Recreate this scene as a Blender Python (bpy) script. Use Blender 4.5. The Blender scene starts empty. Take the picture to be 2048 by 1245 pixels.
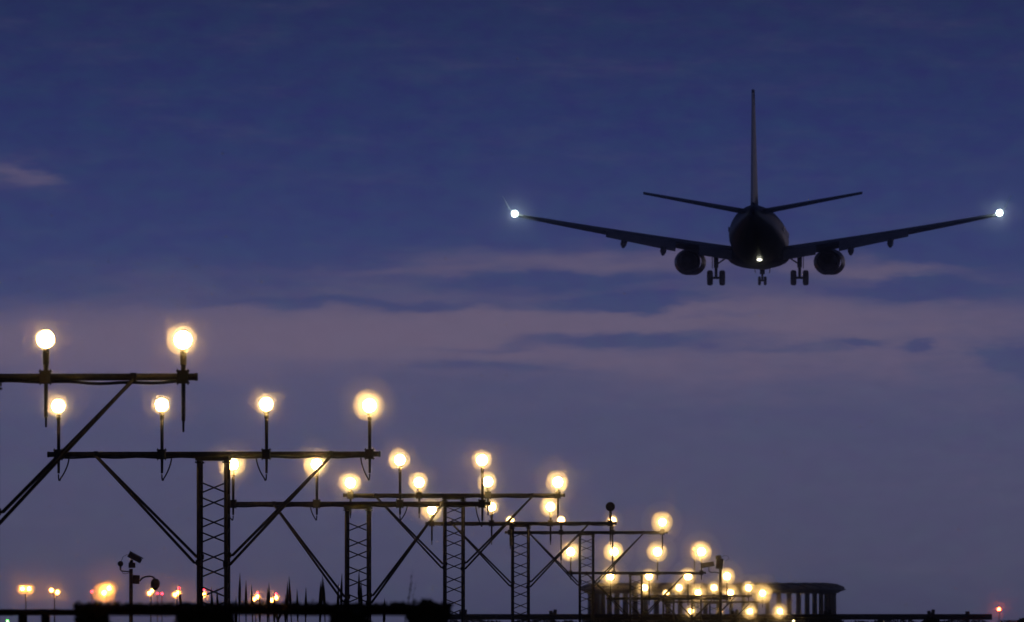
import bpy, math, random
from mathutils import Vector, Matrix
random.seed(7)
sc = bpy.context.scene
COL = sc.collection
F = 20833.0          # focal length in photo pixels (2048 wide)
CAMZ = 1.6
HZ = 1250.0          # horizon row in the photo
PI = math.pi

def at(px, py, D):
    return Vector(((px - 1024.0) / F * D, D, CAMZ + (HZ - py) / F * D))

# ------------------------------------------------------------------ mesh helpers
class MB:
    def __init__(self):
        self.v, self.f, self.s = [], [], []
    def tube(self, p0, p1, r0, r1=None, n=10, cap=True):
        p0, p1 = Vector(p0), Vector(p1)
        r1 = r0 if r1 is None else r1
        d = (p1 - p0).normalized()
        a = d.orthogonal().normalized(); b = d.cross(a)
        i = len(self.v)
        for p, r in ((p0, r0), (p1, r1)):
            for k in range(n):
                t = 2 * PI * k / n
                self.v.append(p + (a * math.cos(t) + b * math.sin(t)) * r)
        for k in range(n):
            self.f.append((i + k, i + (k + 1) % n, i + n + (k + 1) % n, i + n + k)); self.s.append(True)
        if cap:
            self.f.append(tuple(i + n - 1 - k for k in range(n))); self.s.append(False)
            self.f.append(tuple(i + n + k for k in range(n))); self.s.append(False)
        return self
    def path(self, pts, r, n=8):
        pts = [Vector(p) for p in pts]
        rs = r if isinstance(r, (list, tuple)) else [r] * len(pts)
        i = len(self.v)
        ref = None
        for q, p in enumerate(pts):
            d = (pts[min(q + 1, len(pts) - 1)] - pts[max(q - 1, 0)]).normalized()
            if ref is None: ref = d.orthogonal().normalized()
            a = (ref - d * ref.dot(d)).normalized(); ref = a
            b = d.cross(a)
            for k in range(n):
                t = 2 * PI * k / n
                self.v.append(p + (a * math.cos(t) + b * math.sin(t)) * rs[q])
        for q in range(len(pts) - 1):
            o = i + q * n
            for k in range(n):
                self.f.append((o + k, o + (k + 1) % n, o + n + (k + 1) % n, o + n + k)); self.s.append(True)
        self.f.append(tuple(i + n - 1 - k for k in range(n))); self.s.append(False)
        o = i + (len(pts) - 1) * n
        self.f.append(tuple(o + k for k in range(n))); self.s.append(False)
        return self
    def box(self, c, sz, rot=None, bev=0.0):
        c = Vector(c); hx, hy, hz = sz[0] / 2, sz[1] / 2, sz[2] / 2
        i = len(self.v)
        co = [(-hx, -hy, -hz), (hx, -hy, -hz), (hx, hy, -hz), (-hx, hy, -hz), (-hx, -hy, hz), (hx, -hy, hz), (hx, hy, hz), (-hx, hy, hz)]
        for p in co:
            p = Vector(p)
            if rot is not None: p = rot @ p
            self.v.append(c + p)
        for q in ((0, 3, 2, 1), (4, 5, 6, 7), (0, 1, 5, 4), (1, 2, 6, 5), (2, 3, 7, 6), (3, 0, 4, 7)):
            self.f.append(tuple(i + k for k in q)); self.s.append(False)
        return self
    def rings(self, rings, cap0=True, cap1=True, smooth=True):
        n = len(rings[0]); i = len(self.v)
        for r in rings: self.v.extend(Vector(p) for p in r)
        for q in range(len(rings) - 1):
            o = i + q * n
            for k in range(n):
                self.f.append((o + k, o + (k + 1) % n, o + n + (k + 1) % n, o + n + k)); self.s.append(smooth)
        if cap0: self.f.append(tuple(i + n - 1 - k for k in range(n))); self.s.append(False)
        if cap1:
            o = i + (len(rings) - 1) * n
            self.f.append(tuple(o + k for k in range(n))); self.s.append(False)
        return self
    def lathe(self, prof, c=(0, 0, 0), axis='Z', n=24, cap0=True, cap1=True, smooth=True):
        c = Vector(c); rr = []
        for r, h in prof:
            ring = []
            for k in range(n):
                t = 2 * PI * k / n
                x, y = r * math.cos(t), r * math.sin(t)
                if axis == 'Z': p = Vector((x, y, h))
                elif axis == 'Y': p = Vector((x, h, -y))
                else: p = Vector((h, x, y))
                ring.append(c + p)
            rr.append(ring)
        return self.rings(rr, cap0, cap1, smooth)
    def ball(self, c, r, n=14, m=8, sq=(1, 1, 1)):
        prof = []
        c = Vector(c)
        rr = []
        for j in range(m + 1):
            a = -PI / 2 + PI * j / m
            rad = max(math.cos(a), 0.02) * r
            rr.append([c + Vector((rad * math.cos(2 * PI * k / n) * sq[0], rad * math.sin(2 * PI * k / n) * sq[1], r * math.sin(a) * sq[2])) for k in range(n)])
        return self.rings(rr)
    def poly(self, pts, smooth=False):
        i = len(self.v)
        self.v.extend(Vector(p) for p in pts)
        self.f.append(tuple(range(i, i + len(pts)))); self.s.append(smooth)
        return self
    def build(self, name, mat, parent=None, loc=None):
        me = bpy.data.meshes.new(name)
        me.from_pydata([tuple(p) for p in self.v], [], self.f)
        me.polygons.foreach_set('use_smooth', self.s)
        me.materials.append(mat); me.update()
        o = bpy.data.objects.new(name, me); COL.objects.link(o)
        if parent is not None: o.parent = parent
        if loc is not None: o.location = loc
        return o

def tag(o, label=None, cat=None, group=None, kind=None):
    if label: o['label'] = label
    if cat: o['category'] = cat
    if group: o['group'] = group
    if kind: o['kind'] = kind
    return o

def thing(name, loc, label, cat, group=None, rot=(0, 0, 0)):
    o = bpy.data.objects.new(name, None); COL.objects.link(o)
    o.location = loc; o.rotation_euler = rot
    o.empty_display_size = 0.2
    return tag(o, label, cat, group)

# ------------------------------------------------------------------ materials
def mat(name, col, rough=0.6, metal=0.0, var=0.25, scale=6.0, spec=0.5, bump=0.0):
    m = bpy.data.materials.new(name); m.use_nodes = True
    nt = m.node_tree; b = nt.nodes['Principled BSDF']
    tc = nt.nodes.new('ShaderNodeTexCoord'); nz = nt.nodes.new('ShaderNodeTexNoise')
    nz.inputs['Scale'].default_value = scale; nz.inputs['Detail'].default_value = 5
    nt.links.new(tc.outputs['Object'], nz.inputs['Vector'])
    rp = nt.nodes.new('ShaderNodeValToRGB')
    rp.color_ramp.elements[0].position = 0.3; rp.color_ramp.elements[1].position = 0.7
    rp.color_ramp.elements[0].color = (*[c * (1 - var) for c in col], 1)
    rp.color_ramp.elements[1].color = (*[min(1, c * (1 + var)) for c in col], 1)
    nt.links.new(nz.outputs['Fac'], rp.inputs['Fac']); nt.links.new(rp.outputs['Color'], b.inputs['Base Color'])
    b.inputs['Roughness'].default_value = rough; b.inputs['Metallic'].default_value = metal
    b.inputs['Specular IOR Level'].default_value = spec
    if bump:
        bp = nt.nodes.new('ShaderNodeBump'); bp.inputs['Strength'].default_value = bump
        nt.links.new(nz.outputs['Fac'], bp.inputs['Height']); nt.links.new(bp.outputs['Normal'], b.inputs['Normal'])
    return m
_em = {}
def emit(col, s, name='lit_lamp'):
    key = (tuple(col), round(s, 3))
    if key not in _em:
        m = bpy.data.materials.new(name); m.use_nodes = True
        nt = m.node_tree; nt.nodes.clear()
        e = nt.nodes.new('ShaderNodeEmission'); o = nt.nodes.new('ShaderNodeOutputMaterial')
        e.inputs['Color'].default_value = (*col, 1); e.inputs['Strength'].default_value = s
        nt.links.new(e.outputs[0], o.inputs['Surface'])
        _em[key] = m
    return _em[key]

STEEL = mat('galvanised_steel', (0.07, 0.07, 0.067), 0.5, 0.3, 0.3, 12)
STEEL_FAR = STEEL
HOUSING = mat('lamp_housing', (0.06, 0.057, 0.05), 0.55, 0.2, 0.2, 20)
CABLE = mat('black_rubber', (0.02, 0.02, 0.02), 0.7, 0, 0.2, 30)
GLASSD = mat('dark_glass', (0.02, 0.02, 0.022), 0.25, 0, 0.2, 10)
CAMBODY = mat('camera_paint', (0.10, 0.10, 0.10), 0.5, 0, 0.2, 14)
DOME = mat('smoked_dome', (0.03, 0.03, 0.035), 0.2, 0, 0.2, 14)
LEAF = mat('leaf', (0.035, 0.055, 0.022), 0.75, 0, 0.5, 9)
BARK = mat('bark', (0.05, 0.04, 0.03), 0.9, 0, 0.4, 20, bump=0.3)
REED = mat('reed', (0.06, 0.06, 0.03), 0.8, 0, 0.4, 9)
TIMBER = mat('weathered_timber', (0.07, 0.055, 0.04), 0.85, 0, 0.4, 15, bump=0.3)
CONC = mat('concrete', (0.2, 0.195, 0.185), 0.9, 0, 0.25, 1.2)
ROOFM = mat('roof_metal', (0.16, 0.17, 0.23), 0.55, 0.1, 0.2, 1.0)
PAINT = mat('fuselage_paint', (0.10, 0.105, 0.12), 0.42, 0, 0.15, 0.6)
WINGM = mat('wing_grey', (0.09, 0.092, 0.1), 0.45, 0.1, 0.2, 0.8)
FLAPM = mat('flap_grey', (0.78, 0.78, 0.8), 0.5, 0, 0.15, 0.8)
FINM = mat('fin_paint', (0.12, 0.11, 0.105), 0.4, 0, 0.2, 0.5)
WLET = mat('winglet_white', (0.6, 0.6, 0.6), 0.4, 0, 0.1, 0.8)
ENGM = mat('nacelle_paint', (0.06, 0.062, 0.07), 0.35, 0.1, 0.2, 1.0)
DARKM = mat('burnt_metal', (0.04, 0.037, 0.035), 0.5, 0.6, 0.3, 3)
TYRE = mat('tyre_rubber', (0.018, 0.018, 0.018), 0.8, 0, 0.3, 6)
GRASS = mat('dry_grass', (0.05, 0.06, 0.03), 0.95, 0, 0.5, 0.35, bump=0.4)

# ------------------------------------------------------------------ ground
g = MB(); R = 2600.0; N = 40
for j in range(N + 1):
    for i in range(N + 1):
        x = -R + 2 * R * i / N; y = -400 + (R + 600) * j / N
        g.v.append(Vector((x, y, 0.12 * math.sin(x * 0.013) * math.cos(y * 0.017) - 0.12)))
for j in range(N):
    for i in range(N):
        a = j * (N + 1) + i
        g.f.append((a, a + 1, a + N + 2, a + N + 1)); g.s.append(True)
tag(g.build('ground', GRASS), 'flat dark grassland under the light frames', 'ground', kind='structure')

# ------------------------------------------------------------------ approach light frames
LCOL = (1.0, 0.585, 0.18)
HALO = 90.0
LOC_GRP = 'approach light frames in a receding row'
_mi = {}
def halo_mat(d):  # scattering material of the added halo volumes
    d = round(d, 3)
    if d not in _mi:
        m = bpy.data.materials.new('halo_scatter'); m.use_nodes = True
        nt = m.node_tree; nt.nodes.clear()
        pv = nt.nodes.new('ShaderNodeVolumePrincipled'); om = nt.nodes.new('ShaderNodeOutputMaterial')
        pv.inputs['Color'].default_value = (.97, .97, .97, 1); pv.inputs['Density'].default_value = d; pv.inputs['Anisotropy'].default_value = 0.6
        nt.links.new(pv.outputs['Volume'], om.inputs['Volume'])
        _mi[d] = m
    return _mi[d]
HALO_K = 2.5
HALO_OUTER = 0.24
def lamp_head(root, x, zc, zbar, drop, h, style, R, big=1.0):
    # housing: rear bowl, rim; the lens looks towards -y (the camera)
    prof = [(0.018, 0.13), (0.045, 0.115), (0.07, 0.06), (0.083, 0.012), (0.086, -0.004), (0.083, -0.012), (0.0775, -0.012), (0.0765, -0.004)]
    prof = [(r * big, y) for r, y in prof]
    m = MB().lathe(prof, (x, 0, zc), 'Y', 22, True, False)
    m.tube((x, 0.03, zc - 0.115), (x, 0.03, zc - 0.07), 0.03, 0.024, 12)
    head = m.build('lamp', HOUSING, root)
    lens = MB().lathe([(0.076 * big, -0.004), (0.06 * big, -0.009), (0.032 * big, -0.012), (0.004, -0.013)], (x, 0, zc), 'Y', 18, False, True)
    lens.build('lens', emit(LCOL, HALO * h, 'lit_lens') if h > 0 else GLASSD, head)
    if R > 0:  # made-up mist balls, inner and outer, added to give the lamp a bloom halo
        mo = MB().ball((x, -0.02 - .5 * R, zc), R, 24, 14, (1, 1.7, 1)).build('halo_volume', halo_mat(HALO_K * R / (.0089 * HALO * h * big ** 1.7)), head)
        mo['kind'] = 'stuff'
        m2 = MB().ball((x, -0.02 - .7 * R, zc), R * 1.9, 24, 14, (1, 1.6, 1)).build('halo_volume', halo_mat(HALO_OUTER * R / (.0089 * HALO * h * big ** 1.7)), head)
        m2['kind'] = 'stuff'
    st = MB()
    zs = zc - 0.115
    L = zs - zbar
    if style == 'long':
        st.tube((x, 0.03, zs), (x, 0.03, zs - min(0.11, L * 0.5)), 0.029, 0.027, 12)
        st.tube((x, 0.03, zs - min(0.11, L * 0.5)), (x, 0.03, zbar), 0.022, 0.02, 12)
        st.tube((x, 0.03, zbar), (x, 0.03, zbar - drop * 0.8), 0.019, 0.017, 12)
        st.tube((x, 0.03, zbar - drop * 0.8), (x, 0.03, zbar - drop), 0.011, 0.009, 10)
    else:
        st.tube((x, 0.03, zs), (x, 0.03, zbar), 0.021, 0.019, 12)
        st.tube((x, 0.03, zbar), (x, 0.03, zbar - drop), 0.018, 0.014, 12)
        st.tube((x, 0.03, zs), (x, 0.03, zs - 0.05), 0.027, 0.025, 12)
    st.build('stem', HOUSING, head)
    cl = MB().box((x, 0.0, zbar), (0.085, 0.10, 0.085)).box((x, 0.0, zbar + 0.05), (0.11, 0.075, 0.016)).box((x, 0.0, zbar - 0.05), (0.11, 0.075, 0.016))
    for sx in (-0.045, 0.045):
        cl.tube((x + sx, -0.028, zbar + 0.07), (x + sx, -0.028, zbar - 0.07), 0.006, None, 6)
    cl.build('clamp', STEEL, head)
    if style == 'loop':
        sgn = random.choice((-1, 1)); w = 0.075 + 0.03 * random.random(); dz = drop + 0.05
        pts = []
        for q in range(13):
            a = q / 12
            pts.append((x + sgn * w * (0.5 + 0.5 * math.cos(a * PI)) * (1.2 - 0.4 * a), 0.015, zbar - 0.03 - dz * math.sin(min(1, a * 1.12) * PI * 0.5) if a < 0.7 else zbar - 0.03 - dz * (1 + 0.12 * math.sin((a - 0.7) / 0.3 * PI)) + (a - 0.7) / 0.3 * 0.07))
        MB().path(pts, 0.0085, 7).build('cable', CABLE, head)

def frame(D, cx, bar, lamps, ly, drops, hs, style, label, brace=(1.36, 1.215), det=True, extra=None):
    s = D / F
    root = thing('approach_light_frame', ((cx - 1024) * s, D, 0), label, 'light frame', LOC_GRP, (0, 0, -math.radians(4.0)))
    zb = CAMZ + (HZ - bar) * s
    hw, r = 0.158, 0.0215
    ztop = zb - 0.075
    for sx in (-1, 1):
        for sy in (-1, 1):
            m = MB().tube((sx * hw, sy * hw, -0.1), (sx * hw, sy * hw, ztop), r, None, 12)
            m.box((sx * hw, sy * hw, ztop - 0.02), (0.075, 0.075, 0.02))
            m.build('leg', STEEL, root)
    # lacing: diagonals on the near and far faces, struts on the sides
    lc = MB(); z = 0.15; q = 0
    while z + 0.14 < ztop - 0.02:
        for sy in (-1, 1):
            a = sy
            lc.tube((-hw * a, sy * hw, z), (hw * a, sy * hw, z + 0.128), 0.0092, None, 6)
        for sx in (-1, 1):
            a = sx
            lc.tube((sx * hw, -hw * a, z + 0.03), (sx * hw, hw * a, z + 0.16), 0.0092, None, 6)
        z += 0.172 if q % 2 == 0 else 0.228; q += 1
    lc.build('lacing', STEEL, root)
    cp = MB().box((0, 0, ztop + 0.0225), (0.385, 0.385, 0.045))
    MB().box((0, 0, -0.02), (0.6, 0.6, 0.25)).build('footing', CONC, root)
    cp.build('cap_plate', STEEL, root)
    xs = [(p - cx) * s for p in lamps]
    x0, x1 = min(xs) - 0.115, max(xs) + 0.115
    cb = MB().tube((x0, 0, zb), (x1, 0, zb), 0.031, None, 14)
    for xx in (x0, x1): cb.tube((xx - 0.012, 0, zb), (xx + 0.012, 0, zb), 0.034, None, 14)
    cbo = cb.build('crossbar', STEEL, root)
    for sx in (-1, 1):
        for sy in (-1, 1):
            m = MB().path([(sx * brace[0], sy * 0.03, zb - 0.02), (sx * (hw + 0.05), sy * (hw - 0.01), zb - brace[1] + sy * (.034 if sx < 0 else .054)), (sx * hw, sy * hw, zb - brace[1] - 0.004 + sy * (.034 if sx < 0 else .054))], 0.0165, 10)
            m.box((sx * hw, sy * hw, zb - brace[1] + sy * (.034 if sx < 0 else .054)), (0.06, 0.06, 0.06))
            m.build('brace', STEEL, root)
        MB().box((sx * brace[0], 0, zb), (0.05, 0.085, 0.072)).build('bracket', STEEL, cbo)
    # supply cable strapped along the bar
    pts = []
    nn = 40
    for q in range(nn + 1):
        x = x0 + 0.12 + (x1 - x0 - 0.24) * q / nn
        pts.append((x, -0.012, zb - 0.031 - 0.006 * (1 + math.sin(q * 1.1 + cx)) - (0.016 * max(0, math.sin((x - xs[2]) / 1.2 * PI)) if (extra == 'sag' and x > xs[2]) else 0)))
    MB().path(pts, 0.011 if extra != 'sag' else 0.014, 6).build('cable', CABLE, root)
    for k, x in enumerate(xs):
        zc = CAMZ + (HZ - ly[k]) * s
        dr = drops[k] * s if style != 'none' else 0.1
        R = hs[k]
        vis = D > 95 or k > 1
        lamp_head(root, x, zc, zb, dr, min(1.4, max(.09, (R / 21.0) ** 2)) if R else 0, style, R * s * ((1.1 if R < 22 else 1.0) if D < 240 else 1.14) if vis else 0, 1.42 if D > 250 else (1.12 if D > 170 else 1.0))
    return root

frame(90, -46, 755, [-462, -185, 92, 368], [680, 680, 679, 681], [103, 103, 100, 110], [20, 20, 21, 33], 'long',
      'nearest and biggest light frame, cut off by the left edge, only two lamps in view', extra='sag')
frame(120, 427, 909, [115, 323, 533, 740], [812, 810, 809, 812], [38, 38, 38, 38], [23, 19, 21, 33], 'loop',
      'light frame with cable loops whose lattice mast stands right of the camera pole')
frame(150, 716, 1008, [465, 633, 800, 965], [929, 929, 920, 921], [22, 22, 22, 34], [29, 28, 21, 22], 'loop',
      'light frame whose long braces run down to the dark hedge among the reeds', brace=(1.21, 1.37))
frame(180, 908, 991, [700, 838, 976, 1116], [966, 965, 964, 965], [46, 46, 40, 46], [24, 19, 19, 24], 'long',
      'light frame with short lamp stems, its bar overlapping just above a lower bar')
frame(208, 1041, 1047, [863, 983, 1101, 1221], [1020, 1014, 1014, 1014], [43, 43, 43, 43], [22, 15, 20, 0], 'long',
      'light frame with one unlit black lamp at the right end of its bar')
frame(247, 1173, 1065, [1020, 1122, 1225, 1325], [1041, 1041, 1042, 1045], [34, 70, 70, 38], [9, 9, 11, 20], 'long',
      'light frame with three small dim lamps and one bright one at its right end')
frame(287, 1272, 1146, [1141, 1228, 1315, 1403], [1104, 1104, 1104, 1104], [14, 14, 14, 14], [19, 19, 19, 20], 'plain',
      'light frame of four equal bright lamps in front of the round colonnade')
frame(320, 1337, 1197, [1221, 1298, 1376, 1454], [1153, 1153, 1153, 1153], [14, 14, 14, 14], [18, 14, 16, 16], 'plain',
      'light frame just below the four equal lamps, its right lamp beside the second camera pole')
frame(362, 1393, 1192, [1289, 1358, 1428, 1497], [1176, 1176, 1176, 1176], [12, 12, 12, 12], [14, 13, 12, 13], 'plain',
      'small far light frame third from the end of the row, lamps before the colonnade')
frame(390, 1428, 1204, [1332, 1396, 1461, 1525], [1187, 1186, 1186, 1187], [12, 12, 12, 12], [7.5, 17, 16, 19], 'plain',
      'far light frame, left lamp tiny, right lamp brightest beside the roof')
frame(422, 1470, 1236, [1382, 1440, 1500, 1560], [1223, 1222, 1223, 1223], [6, 6, 6, 6], [11, 6, 15, 15], 'plain',
      'farthest and lowest light frame, lamps just above the rail below the colonnade')

# ------------------------------------------------------------------ airliner
D = 718.0
s = D / F
PXM = 1 / s
pc = at(1517, 476, D)
plane = thing('airliner', pc, 'dark twin-engine airliner descending with wheels down and white lights on its wingtips', 'airliner',
              rot=(math.radians(0.93), 0, -math.radians(2.5)))
def ring(xc, y, zc, rx, rz, n=28, bot=1.0):
    out = []
    for k in range(n):
        t = 2 * PI * k / n
        sz = math.sin(t)
        out.append((xc + rx * math.cos(t), y, zc + rz * sz * (bot if sz < 0 else 1)))
    return out
sec = [(19.4, -0.35, .06, .06), (19.0, -0.33, .45, .42), (18.2, -0.26, .9, .82), (16.8, -0.12, 1.42, 1.35), (15, -.02, 1.75, 1.75), (13, 0, 1.88, 1.98),
       (9, 0, 1.9, 2.0), (2, 0, 1.9, 2.0), (-5, 0, 1.9, 2.0), (-8, .04, 1.87, 1.95), (-11, .28, 1.68, 1.68), (-14, .66, 1.28, 1.27), (-16.5, 1.0, .82, .88), (-18.6, 1.24, .42, .55), (-19.8, 1.34, .16, .28)]
fu = MB().rings([ring(0, *x) for x in reversed(sec)])
fus = fu.build('fuselage', PAINT, plane)
# belly fairing under the wing root
bf = MB().rings([ring(0, y, -1.35, rx, rz, 24) for y, rx, rz in ((-5.2, .2, .15), (-4.4, 1.3, .5), (-3, 1.9, .72), (0, 2.15, .82), (3, 2.0, .75), (5, 1.3, .5), (6, .2, .15))])
bf.build('belly_fairing', PAINT, plane)
bl = MB().ball((0.26, -9.7, -1.70), 0.11, 12, 6, (1.7, 1, .8))  # glowing ball stands in for a reflected glint, not a lamp
bl.build('belly_glint', emit((1.0, .98, .75), 3.0, 'glint_glow'), plane)
# cabin windows and tail cone exhaust
for sx in (-1, 1):
    wm = MB()
    for k in range(36):
        y = 12.5 - k * 0.6
        x = sx * 1.895
        wm.box((x * math.cos(0.22) * 1.0 + sx * 0.03, y, 0.42), (0.02, 0.23, 0.33))
    wm.build('cabin_window', GLASSD, plane)
MB().tube((0, -19.75, 1.36), (0, -20.05, 1.38), .15, .13, 14).build('auxiliary_exhaust', DARKM, plane)
# fin
def foil(root, tip, thr, tht, name, m, parent, vertical=False, n=10, bend=None, seg=6):
    """root/tip: (le_y, te_y, lateral, height); closed aerofoil loft"""
    rr = []
    for q in range(seg + 1):
        t = q / seg
        le = root[0] + (tip[0] - root[0]) * t; te = root[1] + (tip[1] - root[1]) * t
        la = root[2] + (tip[2] - root[2]) * t; he = root[3] + (tip[3] - root[3]) * t
        if bend: he += bend * (t * t - t)
        th = thr + (tht - thr) * t
        loop = []
        for k in range(n * 2):
            if k < n: c = k / n; sg = 1
            else: c = 1 - (k - n) / n; sg = -1
            prof = 2.6 * (math.sqrt(max(c, 0)) * .30 - .126 * c - .35 * c * c + .28 * c ** 3 - .10 * c ** 4) / .26 * 0.5
            prof = max(prof, 0.0) * sg + (0.02 * sg)
            y = le + (te - le) * c
            if vertical: loop.append((la + prof * th, y, he))
            else: loop.append((la, y, he + prof * th))
        rr.append(loop)
    mb = MB().rings(rr)
    return mb.build(name, m, parent)
fin = foil((-11.6, -17.6, 0, 1.55), (-17.2, -19.4, 0, 9.55), .50, .20, 'tail_fin', FINM, plane, True)
MB().poly([(0.05, -8.0, 1.85), (0.05, -12.0, 1.8), (0.05, -12.4, 3.0)]).poly([(-0.05, -12.4, 3.0), (-0.05, -12.0, 1.8), (-0.05, -8.0, 1.85)]).poly([(.05, -8, 1.85), (.05, -12.4, 3.0), (-.05, -12.4, 3.0), (-.05, -8, 1.85)]).poly([(.05, -12.4, 3.0), (.05, -12, 1.8), (-.05, -12, 1.8), (-.05, -12.4, 3.0)]).build('dorsal_fillet', FINM, fin)
rd = MB()
rd.rings([[(.13, -17.55, 2.0), (0, -18.9, 2.0), (-.13, -17.55, 2.0)], [(.075, -19.35, 9.3), (0, -20.0, 9.3), (-.075, -19.35, 9.3)]], smooth=False)
rd.build('rudder', FINM, fin)
for sx in (-1, 1):
    tp = foil((-14.4, -18.0, sx * .5, 1.42), (-18.0, -19.6, sx * 7.35, 2.62), .36, .17, 'tailplane', WINGM, plane)
    ev = MB().rings([[(sx * 1.0, -17.9, 1.58), (sx * 1.0, -18.85, 1.48), (sx * 1.0, -17.9, 1.44)], [(sx * 7.1, -19.4, 2.64), (sx * 7.1, -19.95, 2.56), (sx * 7.1, -19.4, 2.54)]], smooth=False)
    ev.build('elevator', WINGM, tp)
    # wings
    wg = foil((4.6, -2.6, sx * 1.2, -1.05), (-3.9, -5.4, sx * 16.62, 1.5), .82, .22, 'wing', WINGM, plane, bend=0.25, seg=10)
    # deployed flaps on the inner wing
    def wz(x):
        t = (abs(x) - 1.2) / 15.42
        return -1.05 + 2.55 * t + .25 * (t * t - t)
    def wte(x):
        t = (abs(x) - 1.2) / 15.42
        return -2.6 - 2.8 * t
    for (a, b, ca, cb_, da, db) in ((1.75, 4.0, 1.35, 1.2, .50, .48), (5.6, 10.35, 1.25, .75, .50, .34)):
        ra = []
        for q in range(5):
            t = q / 4; x = a + (b - a) * t; c = ca + (cb_ - ca) * t; d = da + (db - da) * t
            z = wz(x) ; y = wte(x) + .35
            ra.append([(sx * x, y + .1, z + .05), (sx * x, y - c * .35, z + .06), (sx * x, y - c * .8, z - d * .55), (sx * x, y - c * 1.05, z - d), (sx * x, y - c * .95, z - d - .02), (sx * x, y - c * .4, z - .22), (sx * x, y + .1, z - .2)])
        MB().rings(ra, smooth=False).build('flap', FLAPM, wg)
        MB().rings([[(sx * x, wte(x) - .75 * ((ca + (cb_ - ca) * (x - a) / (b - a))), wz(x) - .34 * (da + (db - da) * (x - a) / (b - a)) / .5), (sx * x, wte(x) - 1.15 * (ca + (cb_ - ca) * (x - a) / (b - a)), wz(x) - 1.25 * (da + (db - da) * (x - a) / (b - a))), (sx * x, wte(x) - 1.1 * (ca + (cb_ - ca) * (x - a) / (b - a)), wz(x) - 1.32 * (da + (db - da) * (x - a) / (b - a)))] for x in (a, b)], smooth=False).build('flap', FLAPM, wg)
    for fx, ft in ((9.12, -.72), (6.42, -1.23), (3.3, -1.75)):
        z0 = wz(fx)
        if fx > 4:
            y0 = wte(fx)
            rr = []
            for (dy, zc, w, h) in ((2.6, z0 - .30, .04, .05), (1.6, z0 - .36, .16, .2), (0.3, z0 - .45, .23, .3), (-.9, z0 - .62, .20, .26), (-1.7, z0 * .35 + ft * .65 - .12, .22, .24), (-2.3, ft - .02, .11, .10)):
                rr.append(ring(sx * fx, y0 + dy, zc, w, h, 12))
            MB().rings(list(reversed(rr))).build('flap_fairing', WINGM, wg)
    ail = MB().rings([[(sx * x, wte(x) + .05, wz(x) + .03), (sx * x, wte(x) - .32, wz(x) - .02), (sx * x, wte(x) + .05, wz(x) - .06)] for x in (10.6, 15.9)], smooth=False)
    ail.build('aileron', WINGM, wg)
    wl = MB().rings([[(sx * 16.6, -3.9, 1.5), (sx * 16.6, -5.4, 1.5), (sx * 16.56, -5.4, 1.42), (sx * 16.56, -3.9, 1.42)],
                     [(sx * 17.0, -4.6, 1.95), (sx * 17.0, -5.8, 1.95), (sx * 16.96, -5.8, 1.95), (sx * 16.96, -4.6, 1.95)],
                     [(sx * 17.38, -6.0, 2.75), (sx * 17.38, -6.5, 2.75), (sx * 17.36, -6.5, 2.75), (sx * 17.36, -6.0, 2.75)]], smooth=False)
    wl.build('winglet', WLET, wg)
    MB().ball((sx * 16.58, -5.5, 1.56), 0.21, 14, 8).build('wingtip_light', emit((.78, 1.0, .98), 26.0, 'strobe_lamp'), wg)
    # engines
    ex = sx * 4.83
    en = MB()
    prof = [(.78, 6.3), (.94, 6.45), (1.03, 6.2), (1.09, 5.4), (1.10, 4.2), (1.04, 2.8), (.92, 1.7), (.86, 1.2)]
    rr = []
    for rad, y in reversed(prof):
        rr.append([(ex + rad * math.cos(2 * PI * k / 30), y, -1.60 + rad * .86 * max(math.sin(2 * PI * k / 30), -.93)) for k in range(30)])
    en.rings(rr, False, False)
    eng = en.build('engine', ENGM, plane)
    MB().lathe([(.80, 1.5), (.80, 1.6)], (ex, 0, -1.6), 'Y', 26).build('fan_duct', DARKM, eng)
    MB().lathe([(.18, -.2), (.46, .25), (.56, .9), (.60, 1.5)], (ex, 0, -1.6), 'Y', 24).build('exhaust_nozzle', DARKM, eng)
    MB().rings([[(ex - .14, 6.0, -.75), (ex + .14, 6.0, -.75), (ex + .14, 5.6, -.55), (ex - .14, 5.6, -.55)], [(ex - .16, 2.0, -.85), (ex + .16, 2.0, -.85), (ex + .16, 2.0, -.35), (ex - .16, 2.0, -.35)], [(ex - .08, -.6, -.75), (ex + .08, -.6, -.75), (ex + .08, -.6, -.5), (ex - .08, -.6, -.5)]], smooth=False).build('pylon', ENGM, eng)
    MB().path([(ex - sx * .95, 3.6, -1.1), (ex - sx * 1.3, 3.6, -1.0), (ex - sx * 1.55, 3.55, -1.08)], .04, 8).build('nacelle_strake', ENGM, eng)
    # main gear
    gx = sx * 2.87
    gm = MB().tube((gx, -2.2, -1.1), (gx, -2.3, -2.1), .17, .16, 14).tube((gx, -2.3, -2.1), (gx, -2.3, -2.85), .105, .10, 14)
    gm.tube((gx - .42, -2.3, -2.8), (gx + .42, -2.3, -2.8), .085, None, 12)
    gm.tube((gx, -2.2, -1.9), (gx - sx * 1.1, -2.2, -1.15), .05, None, 8)
    gm.path([(gx, -2.42, -2.05), (gx, -2.72, -2.4), (gx, -2.42, -2.72)], .05, 8)
    gm.box((gx + sx * .26, -2.25, -1.65), (.04, .75, 1.0))
    gear = gm.build('main_gear', DARKM, plane)
    for ox in (-.42, .42):
        w = MB().lathe([(.2, -.2), (.40, -.2), (.49, -.165), (.525, -.08), (.53, 0), (.525, .08), (.49, .165), (.40, .2), (.2, .2)], (gx + ox, -2.3, -2.8), 'X', 26)
        wo = w.build('wheel', TYRE, gear)
ng = MB().tube((0.02, 12.6, -1.6), (0.02, 12.5, -2.75), .085, .075, 12).tube((-.19, 12.5, -2.75), (.23, 12.5, -2.75), .055, None, 10)
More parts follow.
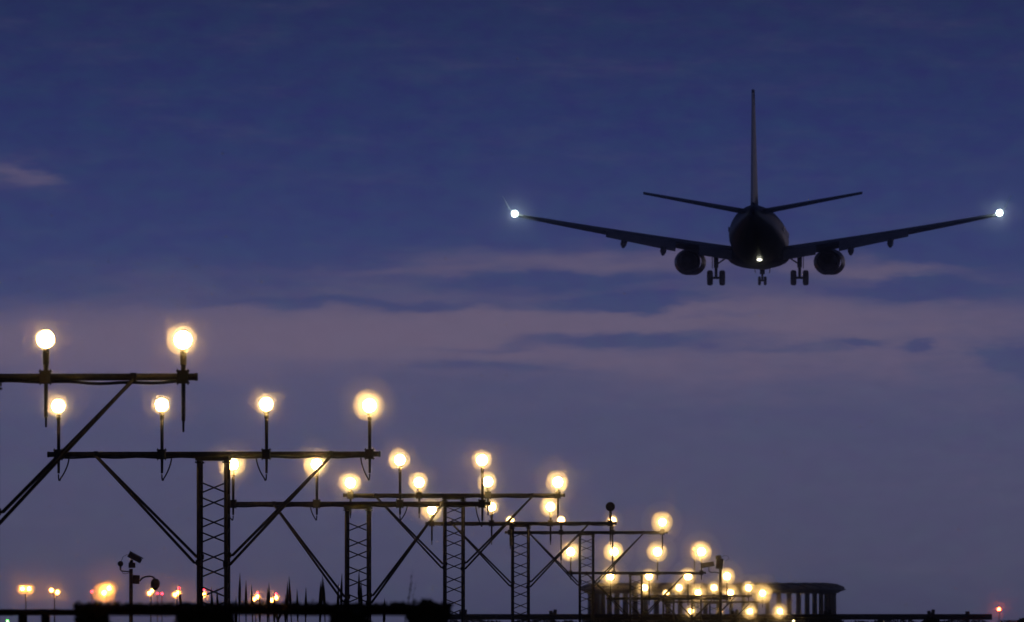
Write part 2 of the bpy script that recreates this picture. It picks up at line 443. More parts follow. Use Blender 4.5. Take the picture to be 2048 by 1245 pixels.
ng.box((0.02, 12.55, -2.08), (.34, .3, .42)).path([(0.02, 12.5, -2.1), (.02, 11.9, -1.75)], .045, 8)
for sx in (-1, 1): ng.box((0.02 + sx * .52, 12.8, -2.0), (.03, 1.6, .42), Matrix.Rotation(sx * .12, 3, 'Y'))
ngo = ng.build('nose_gear', DARKM, plane)
for ox in (-.2, .2):
    MB().lathe([(.1, -.1), (.25, -.1), (.31, -.06), (.32, 0), (.31, .06), (.25, .1), (.1, .1)], (.02 + ox, 12.5, -2.76), 'X', 22).build('wheel', TYRE, ngo)

# ------------------------------------------------------------------ camera poles
def cctv_left():
    D = 200.0; s = D / F
    o = at(262, 1250, D); o.z = 0
    r = thing('security_camera_pole', o, 'camera pole with tilted box camera and dome camera on a curved arm', 'camera pole')
    zz = lambda py: CAMZ + (HZ - py) * s
    xx = lambda px: (px - 262) * s
    MB().tube((0, 0, 0), (0, 0, zz(1138)), .042, .036, 14).tube((0, 0, 0), (0, 0, .06), .13, .13, 14).build('pole', CAMBODY, r)
    rot = Matrix.Rotation(math.radians(28), 3, 'Y')
    c = Vector((xx(269), 0, zz(1115.5)))
    body = MB().box(c, (.255, .16, .10), rot).box(c + rot @ Vector((.012, 0, .062)), (.29, .19, .018), rot)
    cam = body.build('box_camera', CAMBODY, r)
    MB().tube(c + rot @ Vector((.127, 0, -.005)), c + rot @ Vector((.147, 0, -.005)), .045, .05, 14).build('camera_lens', GLASSD, cam)
    MB().box((xx(264), 0, zz(1131)), (.13, .13, .10)).tube((xx(262), 0, zz(1127)), (xx(264), 0, zz(1120)), .035, .03, 10).build('pan_head', CAMBODY, r)
    f = MB().ball((xx(241), 0, zz(1128)), .056, 14, 8).tube((xx(241), 0, zz(1133)), (xx(241), 0, zz(1141)), .02, .016, 10)
    fl = f.build('infrared_lamp', CAMBODY, r)
    MB().path([(xx(241), 0, zz(1140)), (xx(243), 0, zz(1142.5)), (xx(250), 0, zz(1143)), (xx(260), 0, zz(1144))], .012, 8).build('bracket', CAMBODY, r)
    MB().path([(xx(243), .01, zz(1122)), (xx(246), .01, zz(1114)), (xx(253), .01, zz(1110)), (xx(259), .01, zz(1111))], .0045, 6).build('cable', CABLE, r)
    MB().path([(xx(242), .01, zz(1141)), (xx(246), .01, zz(1147)), (xx(252), .01, zz(1148)), (xx(259), .01, zz(1146))], .0045, 6).build('cable', CABLE, r)
    MB().box((xx(272.5), 0, zz(1159.5)), (.13, .12, .17), Matrix.Rotation(.06, 3, 'Y')).build('junction_box', CAMBODY, r)
    MB().path([(xx(279), 0, zz(1163)), (xx(284), 0, zz(1157)), (xx(290), 0, zz(1154)), (xx(300), 0, zz(1153)), (xx(307), 0, zz(1155)), (xx(310.5), 0, zz(1160))], .016, 8).build('arm', CAMBODY, r)
    d = MB().lathe([(.02, .10), (.06, .085), (.085, .04), (.09, 0), (.082, -.05), (.06, -.075)], (xx(310.5), 0, zz(1168)), 'Z', 18)
    dc = d.build('dome_camera', CAMBODY, r)
    MB().ball((xx(310.5), 0, zz(1175.5)), .058, 14, 8).build('dome_glass', DOME, dc)
cctv_left()
def cctv_right():
    D = 300.0; s = D / F
    o = at(1441, 1250, D); o.z = 0
    r = thing('security_camera_pole', o, 'camera pole with an upright housing and a sideways camera among the crowded far lamps', 'camera pole')
    zz = lambda py: CAMZ + (HZ - py) * s
    xx = lambda px: (px - 1441) * s
    MB().tube((0, 0, 0), (0, 0, zz(1138)), .05, .04, 14).tube((0, 0, 0), (0, 0, .06), .13, .13, 14).build('pole', CAMBODY, r)
    rot = Matrix.Rotation(math.radians(6), 3, 'Y')
    b = MB().box((xx(1439), 0, zz(1128)), (.20, .2, .30), rot).tube((xx(1437.5), 0, zz(1118)), (xx(1436), 0, zz(1111)), .10, .07, 14)
    b.build('camera_housing', CAMBODY, r)
    MB().path([(xx(1444), 0, zz(1114)), (xx(1449), 0, zz(1111)), (xx(1456), 0, zz(1113)), (xx(1458), 0, zz(1118)), (xx(1452), 0, zz(1122))], .005, 6).build('cable', CABLE, r)
    rot = Matrix.Rotation(math.radians(-10), 3, 'Y')
    sc_ = MB().box((xx(1416), 0, zz(1130.5)), (.36, .14, .12), rot).box((xx(1414), 0, zz(1126.0)), (.40, .17, .02), rot)
    so = sc_.build('box_camera', CAMBODY, r)
    MB().tube((xx(1404), 0, zz(1132)), (xx(1403), 0, zz(1132.2)), .05, .05, 12).build('camera_lens', GLASSD, so)
    MB().path([(xx(1418), 0, zz(1135)), (xx(1418), 0, zz(1142)), (xx(1421), 0, zz(1145)), (xx(1432), 0, zz(1145)), (xx(1440), 0, zz(1147))], .018, 8).build('bracket', CAMBODY, r)
cctv_right()

# ------------------------------------------------------------------ round colonnade far away
D = 1000.0; s = D / F
rc = at(1424, 1250, D); rc.z = 0
rot = thing('rotunda', rc, 'round open colonnade with a wide flat eaved roof on the horizon behind the lamps', 'pavilion')
zz = lambda py: CAMZ + (HZ - py) * s
MB().lathe([(12.5, -1), (12.5, zz(1232)), (12.1, zz(1231)), (11.0, zz(1231))], (0, 0, 0), 'Z', 72).build('plinth', CONC, rot)
re_ = zz(1180)
rf = MB().lathe([(11.2, zz(1187)), (12.15, zz(1186.5)), (12.3, zz(1184)), (12.9, zz(1179.5)), (12.75, zz(1178)), (12.0, zz(1173)), (11.2, zz(1171)), (7, zz(1170)), (.3, zz(1169))], (0, 0, 0), 'Z', 96)
rfo = rf.build('roof', ROOFM, rot)
rb = MB()
for k in range(36):
    t = 2 * PI * (k + .4) / 36
    d = Vector((math.cos(t), math.sin(t), 0))
    rb.path([d * 12.7 + Vector((0, 0, zz(1177.6))), d * 12.0 + Vector((0, 0, zz(1172.4))), d * 11.0 + Vector((0, 0, zz(1170.0))), d * 8.0 + Vector((0, 0, zz(1169.6)))], [.16, .2, .2, .1], 6)
rb.build('roof_ridge', ROOFM, rfo)
for k in range(60):
    t = 2 * PI * (k + .30) / 60
    x, y = 11.75 * math.cos(t), 11.75 * math.sin(t)
    MB().tube((x, y, zz(1231.6)), (x, y, zz(1186.6)), .20, .18, 12).box((x, y, zz(1188)), (.44, .44, .12)).box((x, y, zz(1230.8)), (.46, .46, .14)).build('column', CONC, rot)

# ------------------------------------------------------------------ far floodlights and beacons
SOD = (1.0, .36, .055)
RED = (1.0, .03, .06)
def flood(D, heads, reds, label, st, mr=8, rl=.13):
    s = D / F
    cx = sum(h[0] for h in heads) / len(heads)
    o = at(cx, 1250, D); o.z = 0
    r = thing('floodlight_mast', o, label, 'floodlight mast', 'orange floodlight masts on the horizon')
    xx = lambda px: (px - cx) * s
    zz = lambda py: CAMZ + (HZ - py) * s
    zt = max(zz(h[1]) for h in heads)
    MB().tube((0, 0.3, 0), (0, 0.3, zt + .1), .075, .05, 10).build('pole', STEEL, r)
    xs = [xx(h[0]) for h in heads]
    zl = min(zz(h[1]) for h in heads)
    MB().tube((min(xs) - .2, .3, zl - .12), (max(xs) + .2, .3, zl - .12), .04, None, 8).build('crossarm', STEEL, r)
    for (px, py, k) in heads:
        h = MB().lathe([(.08, .28), (rl * 1.1, .2), (rl * 1.35, .02), (rl * 1.3, 0)], (xx(px), 0, zz(py)), 'Y', 16, True, False)
        h.tube((xx(px), .25, zz(py) - .02), (xx(px), .28, zl - .12), .03, None, 6)
        ho = h.build('floodlight', HOUSING, r)
        MB().lathe([(rl * 1.2, .03), (.01, .0)], (xx(px), 0, zz(py)), 'Y', 16, False, True).build('lens', emit(SOD, 1.3 * st * k, 'sodium_lens'), ho)
        if mr * k > 5:  # bigger floodlights get an invented mist ball, added for its halo
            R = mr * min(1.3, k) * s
            mo = MB().ball((xx(px), -.4 * R, zz(py)), R, 20, 12, (1.15, 1.5, .95)).build('halo_volume', halo_mat(2.6 * R / (rl * rl * 1.4 * 1.1 * 1.3 * st * k)), ho); mo['kind'] = 'stuff'
    for (px, py) in reds:
        b = MB().tube((xx(px), .3, zz(py) - .12), (xx(px), .3, max(zt, zl)), .03, None, 6)
        b.tube((xx(px), .3, zz(py) - .14), (xx(px) * .3, .3, zz(py) - .5), .025, None, 6)
        bo = b.build('beacon', HOUSING, r)
        MB().ball((xx(px), .3, zz(py)), .10, 12, 6).build('red_glass', emit(RED, 14.0, 'red_glass'), bo)
flood(900, [(45, 1178, 1), (58, 1178, 1)], [], 'leftmost orange floodlight mast, two lamps side by side', 90, 12)
flood(900, [(103, 1181, .7), (115, 1185, 1)], [], 'double orange floodlight whose left lamp sits a little higher, second from the left edge', 60)
flood(900, [(208, 1186, 1.5), (218, 1177, 1)], [], 'biggest and brightest orange floodlight mast, left of the camera pole', 150, 17)
flood(950, [(299, 1187, 1), (304, 1182, .6)], [], 'pale double floodlight right under the dome camera', 45)
flood(950, [(350, 1190, 1), (357, 1186, 1)], [(358, 1177)], 'double orange floodlight with red beacon, between camera pole and lattice mast', 50)
flood(950, [(408, 1190, 1.1), (398.5, 1191, .15)], [(408, 1181)], 'orange floodlight with red beacon seen through the lattice mast', 50)
flood(950, [(508, 1199, .7), (515, 1194, 1)], [(515, 1187)], 'orange floodlight with red beacon among the reeds, left one of two', 50)
flood(950, [(544, 1201, .8), (552, 1196, 1)], [(552, 1189)], 'orange floodlight with red beacon among the reeds, right one of two', 50)

def beacon(D, px, py, label, col=RED, core=30.0, r=.1, extra=None):
    s = D / F
    o = at(px, 1250, D); o.z = 0
    t = thing('beacon_post', o, label, 'beacon')
    z = CAMZ + (HZ - py) * s
    MB().tube((0, 0, 0), (0, 0, z - r * .8), .05, .035, 10).box((0, 0, z - r * 1.05), (.14, .14, .06)).build('post', STEEL, t)
    MB().ball((0, 0, z), r, 14, 8).build('lamp_glass', emit(col, core, 'beacon_glass'), t)
    if extra:
        MB().tube((-.3, 0, z - r * 1.1), (.3, 0, z - r * 1.1), .025, None, 8).build('crossarm', STEEL, t)
    return t
beacon(900, 184, 1184, 'thin red beacon just left of the biggest orange floodlight', core=14, r=.09)
b1 = beacon(900, 315, 1187.5, '', core=10, r=.085); b2 = beacon(900, 324, 1188, '', core=14, r=.09)
beacon(520, 1389, 1099, 'small red beacon against the glare of the rightmost of four equal lamps', col=(1, .16, .02), core=22, r=.075)
beacon(900, 1998, 1219, 'red beacon standing alone near the right edge', col=(1, .10, .02), core=75, r=.13)
beacon(600, 15, 1243, 'tiny green light at the bottom left corner', col=(.15, 1, .12), core=12, r=.07)
beacon(500, 1587, 1242.5, 'tiny warm lamp below the colonnade, right of the farthest frame', col=(1, .8, .35), core=7, r=.055)
beacon(500, 1765, 1243, 'tiny warm lamp behind the rail, right of the colonnade', col=(1, .8, .4), core=5, r=.06)

# ------------------------------------------------------------------ far barrier rail
D = 446.0; s = D / F
o = at(1400, 1250, D); o.z = 0
gr = thing('barrier_rail', o, 'long dark barrier rail with capped posts across the far end below the masts', 'barrier')
xx = lambda px: (px - 1400) * s
zz = lambda py: CAMZ + (HZ - py) * s
rm = MB()
za, zb = zz(1228.5), zz(1240)
prof = [(0, za), (-.05, za - .03), (-.05, za - .08), (-.015, (za + zb) / 2), (-.05, zb + .08), (-.05, zb + .03), (0, zb), (.012, zb), (.012, za)]
rm.rings([[(x, y, z) for y, z in prof] for x in (xx(815), xx(1200), xx(1600), xx(1984))], smooth=False)
rm.build('rail', STEEL, gr)
for k, px in enumerate((926, 1106, 1289, 1470, 1655, 1862, 1935)):
    x = xx(px); h = 9.5 if px != 1935 else 4
    m = MB().box((x, .07, zz(1228) / 2), (.16, .16, zz(1228)))
    if px != 1935:
        m.tube((x - .07, .02, zz(1229)), (x - .10, .02, zz(1222)), .09, .075, 10).tube((x + .08, .02, zz(1229)), (x + .10, .02, zz(1219.5)), .085, .075, 10)
    else:
        m.box((x, .05, zz(1226)), (.18, .16, .12))
    m.build('post', STEEL, gr)

# ------------------------------------------------------------------ vegetation
def leaves(mb, c, rad, n, size, top=None, rng=random):
    for _ in range(n):
        u = Vector((rng.gauss(0, .5), rng.gauss(0, .5), rng.gauss(0, .5)))
        if u.length > 1: u = u.normalized() * rng.uniform(.75, 1.0)
        p = Vector((c[0] + u.x * rad[0], c[1] + u.y * rad[1], c[2] + u.z * rad[2]))
        a = Vector((rng.uniform(-1, 1), rng.uniform(-1, 1), rng.uniform(-.6, 1))).normalized()
        b = a.orthogonal().normalized(); b = Matrix.Rotation(rng.uniform(0, 6.28), 3, a) @ b
        l = size * rng.uniform(.6, 1.4); w = l * .32
        mb.poly([p - a * l * .5, p + b * w, p + a * l * .5, p - b * w])
def bush(D, px0, px1, ytop, n, size, label, depth=.35, zlow=0.2, lumps=None, name='bush'):
    s = D / F
    cx = (px0 + px1) / 2
    o = at(cx, 1250, D); o.z = 0
    r = thing(name, o, label, 'bush')
    hw = (px1 - px0) / 2 * s
    zt = CAMZ + (HZ - ytop) * s
    st = MB()
    rng = random.Random(int(px0 * 7 + D))
    for k in range(7):
        x = rng.uniform(-.7, .7) * hw
        st.path([(x * .3, rng.uniform(-.05, .05), 0), (x * .7, rng.uniform(-.1, .1), zt * .5), (x, rng.uniform(-.1, .1), zt - .08)], [.018, .012, .004], 6)
    st.build('stem', BARK, r)
    f = MB()
    for (lx, lz, rx, rz, k) in (lumps or [(0, 0, 1, 1, 1)]):
        leaves(f, (lx * hw, 0, zt - rz * .5 + lz), (hw * rx, depth, rz * .5), int(n * k), size, rng=rng)
    f.build('foliage', LEAF, r)
NB = 42.0
bush(NB, 146, 226, 1208, 1100, .045, 'dark clipped bush at the left end of the blurred timber rail', lumps=[(0, 0, .85, .24, 1), (0, -.15, .9, .5, .6)], depth=.2)
bush(NB, 325, 492, 1213, 1900, .045, 'wide dark bush at the foot of the tall lattice mast', lumps=[(0, 0, .8, .2, 1), (0.2, -.1, .8, .5, .8)], depth=.2)
bush(NB, 650, 748, 1211, 1200, .045, 'dark bush hanging over the rail under the mast with long braces', lumps=[(0, 0, .85, .2, 1), (0.05, -.12, .75, .5, .6)], depth=.2)
bush(NB, 818, 906, 1204, 1200, .045, 'dark bush at the right end of the blurred timber rail', lumps=[(-.1, 0, .85, .16, 1), (.0, -.12, .75, .4, .7)], depth=.2)

def timber(D, x0, x1, y0, y1, label, posts):
    s = D / F
    cx = (x0 + x1) / 2
    o = at(cx, 1250, D); o.z = 0
    r = thing('timber_rail', o, label, 'rail')
    xx = lambda px: (px - cx) * s
    zz = lambda py: CAMZ + (HZ - py) * s
    rng = random.Random(int(x1))
    m = MB(); n = 16; th = zz(y0) - zz(y1)
    rr = []
    for k in range(n + 1):
        x = xx(x0 + (x1 - x0) * k / n); zc = (zz(y0) + zz(y1)) / 2 + rng.uniform(-.02, .02) * th; h = th * .5 * rng.uniform(.94, 1.06)
        rr.append([(x, -.03, zc - h), (x, .03, zc - h), (x, .04, zc), (x, .03, zc + h), (x, -.03, zc + h), (x, -.04, zc)])
    m.rings(rr).build('rail', TIMBER, r)
    for px in posts:
        MB().tube((xx(px), .09, -.1), (xx(px) + .005, .09, zz(y0) - .006), .03, .026, 10).build('post', TIMBER, r)
timber(NB + .3, 148, 903, 1210, 1232, 'blurred dark timber rail running low across the bottom between the bushes', (200, 420, 700, 868))
timber(60, -60, 152, 1219, 1231.5, 'lower dark timber rail in the bottom left corner', (-40, 42, 88))

# creeper leaves along the near rail make its top edge ragged
s = NB / F
cr = MB(); rng = random.Random(5)
for k in range(900):
    px = rng.uniform(150, 905); py = 1211 + rng.gauss(0, 2.5)
    p = at(px, py, NB + rng.uniform(.1, .5))
    a = Vector((rng.uniform(-1, 1), rng.uniform(-.4, .4), rng.uniform(-.4, .6))).normalized(); b = a.orthogonal().normalized()
    l = rng.uniform(.008, .018)
    cr.poly([p - a * l, p + b * l * .4, p + a * l, p - b * l * .4])
tag(cr.build('creeper', LEAF), 'dark leafy creeper growing along the near timber rail', 'creeper', kind='stuff')

# low scrub below the far rail
sb = MB(); rng = random.Random(11)
for k in range(5200):
    px = rng.uniform(900, 2060)
    top = 1241.5 + 3.2 * math.sin(px * .045) + 2.0 * math.sin(px * .13 + 1)
    p = at(px, 1250, 449 + rng.uniform(-1.5, 1.5))
    ztop = CAMZ + (HZ - top) * 449 / F
    p.z = ztop - abs(rng.gauss(0, .2))
    a = Vector((rng.uniform(-1, 1), rng.uniform(-1, 1), rng.uniform(-.5, 1))).normalized(); b = a.orthogonal().normalized()
    l = rng.uniform(.05, .12)
    sb.poly([p - a * l, p + b * l * .35, p + a * l, p - b * l * .35])
tag(sb.build('undergrowth', LEAF), 'low dark scrub behind the far barrier rail', 'scrub', kind='stuff')
bush(150, 1832, 1892, 1236, 700, .05, 'low rounded dark bush below the rail post near the right edge', lumps=[(0, 0, .9, .3, 1)], depth=.25)
bush(150, 2026, 2084, 1235, 700, .05, 'dark bush cut off by the bottom right corner', lumps=[(0, 0, .9, .3, 1)], depth=.25)

# reeds: each a pointed stalk
RG = 'reeds standing before the lattice masts'
reeds = [(358, 1169, 30, 'lone reed leaning over to the left between floodlight and lattice mast'),
         (423, 1174, 5, ''), (434, 1176, 5, ''), (480, 1146, -3, ''), (492, 1161, 0, ''), (503, 1169, 5, ''), (472, 1193, 1, ''), (519, 1185, 2, ''),
         (538, 1165, 0, ''), (535, 1175, 0, ''), (548, 1184, 2, ''), (575, 1163, -1, ''), (578, 1153, 9, ''), (594, 1178, 4, ''), (612, 1174, -2, ''), (571, 1188, 0, ''),
         (645, 1151, -7, ''), (641, 1163, -4, ''), (647, 1158, 6, ''), (684, 1147, -6, ''), (677, 1167, -5, ''), (718, 1140, 0, ''), (722, 1160, 2, ''), (769, 1196, -3, ''), (676, 1190, 0, '')]
for k, (px, py, lean, lab) in enumerate(reeds):
    D = 104 + (k * 37 % 11) * .5
    s = D / F
    rng = random.Random(k)
    tip = at(px, py, D)
    base = Vector((tip.x + lean * s * (3.4 if lean != 30 else 1.4), D, 0.0))
    L = (tip - base)
    mb = MB()
    pts = []; rs = []
    seed = min(.34, (CAMZ - .0 + (HZ - py) * s) * .16)
    hz = L.length
    for t, rr in ((0, .007), (.5, .0065), (1 - seed * 1.25 / hz, .0055), (1 - seed / hz, .007), (1 - seed * .72 / hz, .0150), (1 - seed * .45 / hz, .0125), (1 - seed * .2 / hz, .006), (1, .0012)):
        p = base + L * t; p.x += (t * t - t) * lean * s * (1.2 if lean != 30 else 0.2)
        pts.append(p - Vector((base.x, base.y, 0))); rs.append(rr)
    mb.path(pts, rs, 8)
    # two leaves near the lower stalk
    o = mb.build('reed', REED, None, (base.x, base.y, 0))
    tag(o, lab or 'thin dark pointed reed standing upright among the braces of the near masts', 'reed', RG)
# blurred nearer grass plume
D = 56.0; s = D / F
base = at(748, 1250, D); base.z = 0
gp = thing('plume_grass', base, 'faint blurred grass plume leaning right beside the mast with long braces', 'grass plume')
rng = random.Random(3)
pl = MB(); stm = MB()
for k in range(5):
    b0 = Vector((rng.uniform(-.05, .05), rng.uniform(-.1, .1), 0))
    tx, ty = 826 + rng.uniform(-8, 8), 1140 + rng.uniform(-10, 25)
    tp = at(tx, ty, D) - Vector((base.x, base.y, 0))
    mid = b0.lerp(tp, .75) + Vector((-.012, 0, .02))
    stm.path([b0, b0.lerp(mid, .6), mid, tp], [.0022, .002, .0014, .0006], 5)
    for q in range(22):
        t = rng.uniform(.0, 1)
        p = mid.lerp(tp, t); a = Vector((rng.uniform(-.5, .7), rng.uniform(-.5, .5), 1)).normalized(); b = a.orthogonal().normalized()
        l = rng.uniform(.008, .02)
        pl.poly([p, p + a * l * .5 + b * l * .10, p + a * l, p + a * l * .5 - b * l * .10])
stm.build('stalk', REED, gp); pl.build('plume', REED, gp)
# forked weed in the gap
D = 100.0
base = at(556, 1250, D); base.z = 0
wd = thing('forked_weed', base, 'dark forked weed stem rising in the gap below the timber rail', 'weed')
j = at(556, 1240, D) - Vector((base.x, base.y, 0))
MB().path([(0, 0, 0), j * .6, j], [.014, .012, .012], 8).path([j, at(549, 1222, D) - Vector((base.x, base.y, 0)), at(545, 1206, D) - Vector((base.x, base.y, 0))], [.013, .012, .004], 8).build('stem', REED, wd)
MB().path([j, at(562, 1228, D) - Vector((base.x, base.y, 0)), at(567, 1222, D) - Vector((base.x, base.y, 0))], [.012, .012, .003], 8).build('side_shoot', REED, wd)

for b, l in ((b1, 'dimmer red beacon just under the dome camera, left one of a pair'), (b2, 'brighter red beacon just right of the dome camera, right one of a pair')): b['label'] = l

# ------------------------------------------------------------------ haze
h = MB().box((0, 700, 30), (1600, 2000, 64))
hz = h.build('haze', bpy.data.materials.new('moist_air'))
hm = hz.data.materials[0]; hm.use_nodes = True
nt = hm.node_tree; nt.nodes.clear()
pv = nt.nodes.new('ShaderNodeVolumePrincipled'); om = nt.nodes.new('ShaderNodeOutputMaterial')
pv.inputs['Color'].default_value = (.95, .95, .95, 1)
pv.inputs['Density'].default_value = 0.0002
pv.inputs['Anisotropy'].default_value = 0.999
nt.links.new(pv.outputs['Volume'], om.inputs['Volume'])
tag(hz, 'thin moist evening air around the lamps', 'haze', kind='stuff')

# ------------------------------------------------------------------ sky
w = bpy.data.worlds.new('World'); sc.world = w; w.use_nodes = True
nt = w.node_tree; nt.nodes.clear()
NN = nt.nodes; LK = nt.links
def val(x, sock):
    if isinstance(x, (int, float)): sock.default_value = x
    else: LK.new(x, sock)
def M(op, a, b=0.0, c=0.0, clamp=False):
    n = NN.new('ShaderNodeMath'); n.operation = op; n.use_clamp = clamp
    val(a, n.inputs[0]); val(b, n.inputs[1]); val(c, n.inputs[2])
    return n.outputs[0]
tc = NN.new('ShaderNodeTexCoord'); sp = NN.new('ShaderNodeSeparateXYZ'); LK.new(tc.outputs['Generated'], sp.inputs[0])
dx, dy, dz = sp.outputs
U0 = M('MULTIPLY', M('ARCTAN2', dx, dy), 180 / PI)          # azimuth in degrees from the runway heading
E0 = M('MULTIPLY', M('ARCSINE', dz), 180 / PI)              # elevation in degrees
def noise(vec_scale, detail, seed, rough=.55):
    cmb = NN.new('ShaderNodeCombineXYZ')
    val(M('MULTIPLY', U0, vec_scale[0]), cmb.inputs[0]); val(M('MULTIPLY', E0, vec_scale[1]), cmb.inputs[1]); cmb.inputs[2].default_value = seed
    n = NN.new('ShaderNodeTexNoise'); n.inputs['Scale'].default_value = 1.0; n.inputs['Detail'].default_value = detail; n.inputs['Roughness'].default_value = rough
    LK.new(cmb.outputs[0], n.inputs['Vector'])
    return n.outputs['Fac']
nA = noise((.9, 3.2), 5, 1.3); nB = noise((.9, 3.2), 5, 7.7); nC = noise((2.2, 9.0), 6, 3.1, .6)
U = M('ADD', U0, M('MULTIPLY', M('SUBTRACT', nA, .5), 1.3))
E = M('ADD', E0, M('ADD', M('MULTIPLY', M('SUBTRACT', nB, .5), .26), M('MULTIPLY', M('SUBTRACT', nC, .5), .12)))
DEG = F * PI / 180
def gauss(px, py, rx, ry, amp, tilt=0.0):
    u, e = (px - 1024) / DEG, (HZ - py) / DEG
    a = M('SUBTRACT', U, u); b = M('SUBTRACT', E, e)
    if tilt: b = M('ADD', b, M('MULTIPLY', a, tilt))
    a = M('MULTIPLY', a, DEG / rx); b = M('MULTIPLY', b, DEG / ry)
    q = M('ADD', M('MULTIPLY', a, a), M('MULTIPLY', b, b))
    return M('MULTIPLY', M('POWER', math.e, M('MULTIPLY', q, -1.0)), amp)
bank = [(150, 668, 700, 78, .95), (900, 655, 420, 70, .62), (830, 548, 260, 17, .42), (1200, 520, 330, 28, .70), (1640, 655, 680, 82, .78), (1500, 745, 620, 75, .36),
        (1760, 540, 190, 24, .85), (1960, 566, 130, 20, .45), (2060, 498, 60, 12, .5), (0, 345, 60, 24, .55), (50, 354, 42, 15, .25), (1250, 640, 300, 30, .3), (300, 760, 560, 75, .34)]
dark = [(1255, 606, 165, 15, 1.4), (1230, 680, 220, 17, 1.3), (1850, 577, 175, 20, 1.3), (1120, 563, 180, 13, .8), (1690, 693, 55, 10, 1.1), (1850, 697, 44, 9, 1.1), (2050, 722, 64, 26, 1.3), (700, 606, 300, 10, .6), (1920, 508, 150, 22, .8), (1000, 740, 160, 14, .5), (1560, 700, 120, 9, .5), (950, 690, 130, 9, .4), (1420, 640, 90, 8, .4)]
acc = None
for x in bank:
    gq = gauss(*x, tilt=(0.09 if x[0] < 100 and x[1] < 400 else 0)); acc = gq if acc is None else M('ADD', acc, gq)
for x in dark: acc = M('SUBTRACT', acc, gauss(*x))
fine = noise((3.0, 14.0), 6, 9.4, .62)
mask = M('ADD', acc, M('ADD', M('MULTIPLY', M('SUBTRACT', fine, .5), .45), M('MULTIPLY', M('SUBTRACT', noise((1.3, 8.0), 4, 14.2, .5), .5), .55)))
mp = NN.new('ShaderNodeMapRange'); mp.interpolation_type = 'SMOOTHSTEP'; mp.inputs['From Min'].default_value = -0.05; mp.inputs['From Max'].default_value = 1.12
LK.new(mask, mp.inputs['Value']); cm = mp.outputs['Result']
def lin(c):
    return tuple(((x / 255) / 12.92 if x / 255 <= .04045 else ((x / 255 + .055) / 1.055) ** 2.4) for x in c)
rp = NN.new('ShaderNodeValToRGB')
stops = [(1250, (67, 69, 96)), (1120, (74, 75, 102)), (950, (76, 77, 107)), (800, (74, 77, 110)), (650, (60, 69, 111)), (480, (51, 62, 109)), (250, (41, 53, 100)), (0, (35, 46, 88)), (-700, (22, 33, 68)), (-1650, (13, 19, 44))]
pos = M('DIVIDE', E0, 8.0, 0, True)
cr_ = rp.color_ramp
while len(cr_.elements) < len(stops): cr_.elements.new(.5)
for e, (py, c) in zip(cr_.elements, stops):
    e.position = min(1, max(0, (HZ - py) / DEG / 8.0)); e.color = (*lin(c), 1)
LK.new(pos, rp.inputs['Fac'])
mx = NN.new('ShaderNodeMix'); mx.data_type = 'RGBA'
LK.new(M('MULTIPLY', cm, 1.0), mx.inputs['Factor']); LK.new(rp.outputs['Color'], mx.inputs['A'])
mx.inputs['B'].default_value = (*lin((102, 92, 116)), 1)
mot = noise((7.0, 13.0), 4, 21.0, .6); mot2 = noise((5.0, 9.0), 3, 33.0, .6)
hs = NN.new('ShaderNodeHueSaturation'); LK.new(mx.outputs['Result'], hs.inputs['Color'])
LK.new(M('ADD', .5, M('MULTIPLY', M('SUBTRACT', mot2, .5), .05)), hs.inputs['Hue'])
LK.new(M('ADD', 1.0, M('MULTIPLY', M('SUBTRACT', mot, .5), .16)), hs.inputs['Value'])
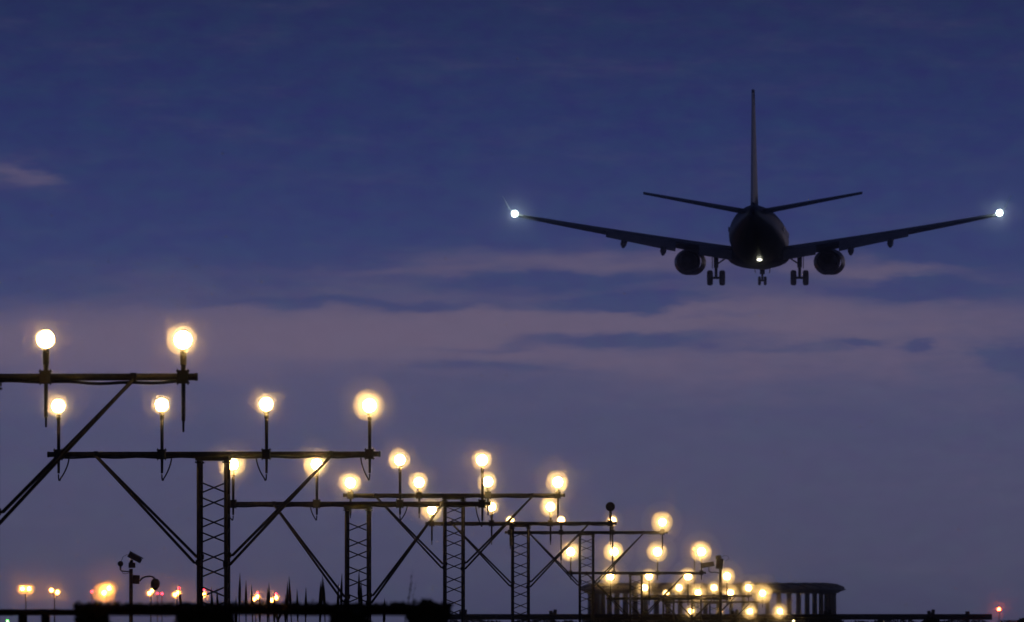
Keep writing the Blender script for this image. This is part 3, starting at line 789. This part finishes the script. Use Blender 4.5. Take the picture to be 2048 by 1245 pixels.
# the glow is where the sun went down: the rest of the sky is darker
fr = NN.new('ShaderNodeMapRange'); fr.interpolation_type = 'SMOOTHSTEP'
fr.inputs['From Min'].default_value = -.2; fr.inputs['From Max'].default_value = .98; fr.inputs['To Min'].default_value = .17; fr.inputs['To Max'].default_value = 1.0
LK.new(dy, fr.inputs['Value'])
up = NN.new('ShaderNodeMapRange'); up.inputs['From Min'].default_value = -.02; up.inputs['From Max'].default_value = 0.0
LK.new(dz, up.inputs['Value'])
bg = NN.new('ShaderNodeBackground'); LK.new(hs.outputs['Color'], bg.inputs['Color'])
LK.new(M('MULTIPLY', fr.outputs['Result'], M('ADD', M('MULTIPLY', up.outputs['Result'], .9), .1)), bg.inputs['Strength'])
sky = NN.new('ShaderNodeTexSky'); sky.sky_type = 'NISHITA'; sky.sun_disc = False
sky.sun_elevation = math.radians(-4.0); sky.sun_rotation = math.radians(12)
bg2 = NN.new('ShaderNodeBackground'); LK.new(sky.outputs[0], bg2.inputs['Color']); bg2.inputs['Strength'].default_value = 0.01
ad = NN.new('ShaderNodeAddShader'); LK.new(bg.outputs[0], ad.inputs[0]); LK.new(bg2.outputs[0], ad.inputs[1])
wo = NN.new('ShaderNodeOutputWorld'); LK.new(ad.outputs[0], wo.inputs['Surface'])

sd = bpy.data.lights.new('sun', 'SUN'); sd.energy = 0.006; sd.angle = math.radians(10); sd.color = (1, .75, .6)
so = bpy.data.objects.new('sun', sd); COL.objects.link(so)
so.rotation_euler = (math.radians(-88), 0, -math.radians(12))

# ------------------------------------------------------------------ camera and render
cd = bpy.data.cameras.new('camera'); cam = bpy.data.objects.new('camera', cd); COL.objects.link(cam)
cam.location = (0, 0, CAMZ); cam.rotation_euler = (PI / 2, 0, 0)
cd.sensor_fit = 'HORIZONTAL'; cd.sensor_width = 36.0; cd.lens = F / 2048 * 36.0
cd.shift_y = (HZ - 622.5) / 2048
cd.clip_start = .5; cd.clip_end = 20000
cd.dof.use_dof = True; cd.dof.focus_distance = 150.0; cd.dof.aperture_fstop = 15.0
sc.camera = cam
sc.view_settings.view_transform = 'Standard'; sc.view_settings.look = 'None'; sc.view_settings.gamma = 1; sc.view_settings.exposure = 0
sc.render.engine = 'CYCLES'
cy = sc.cycles
cy.volume_bounces = 2; cy.max_bounces = 6; cy.use_adaptive_sampling = False
cy.sample_clamp_indirect = 0.0
cy.use_denoising = True
w.cycles.sampling_method = 'AUTOMATIC'
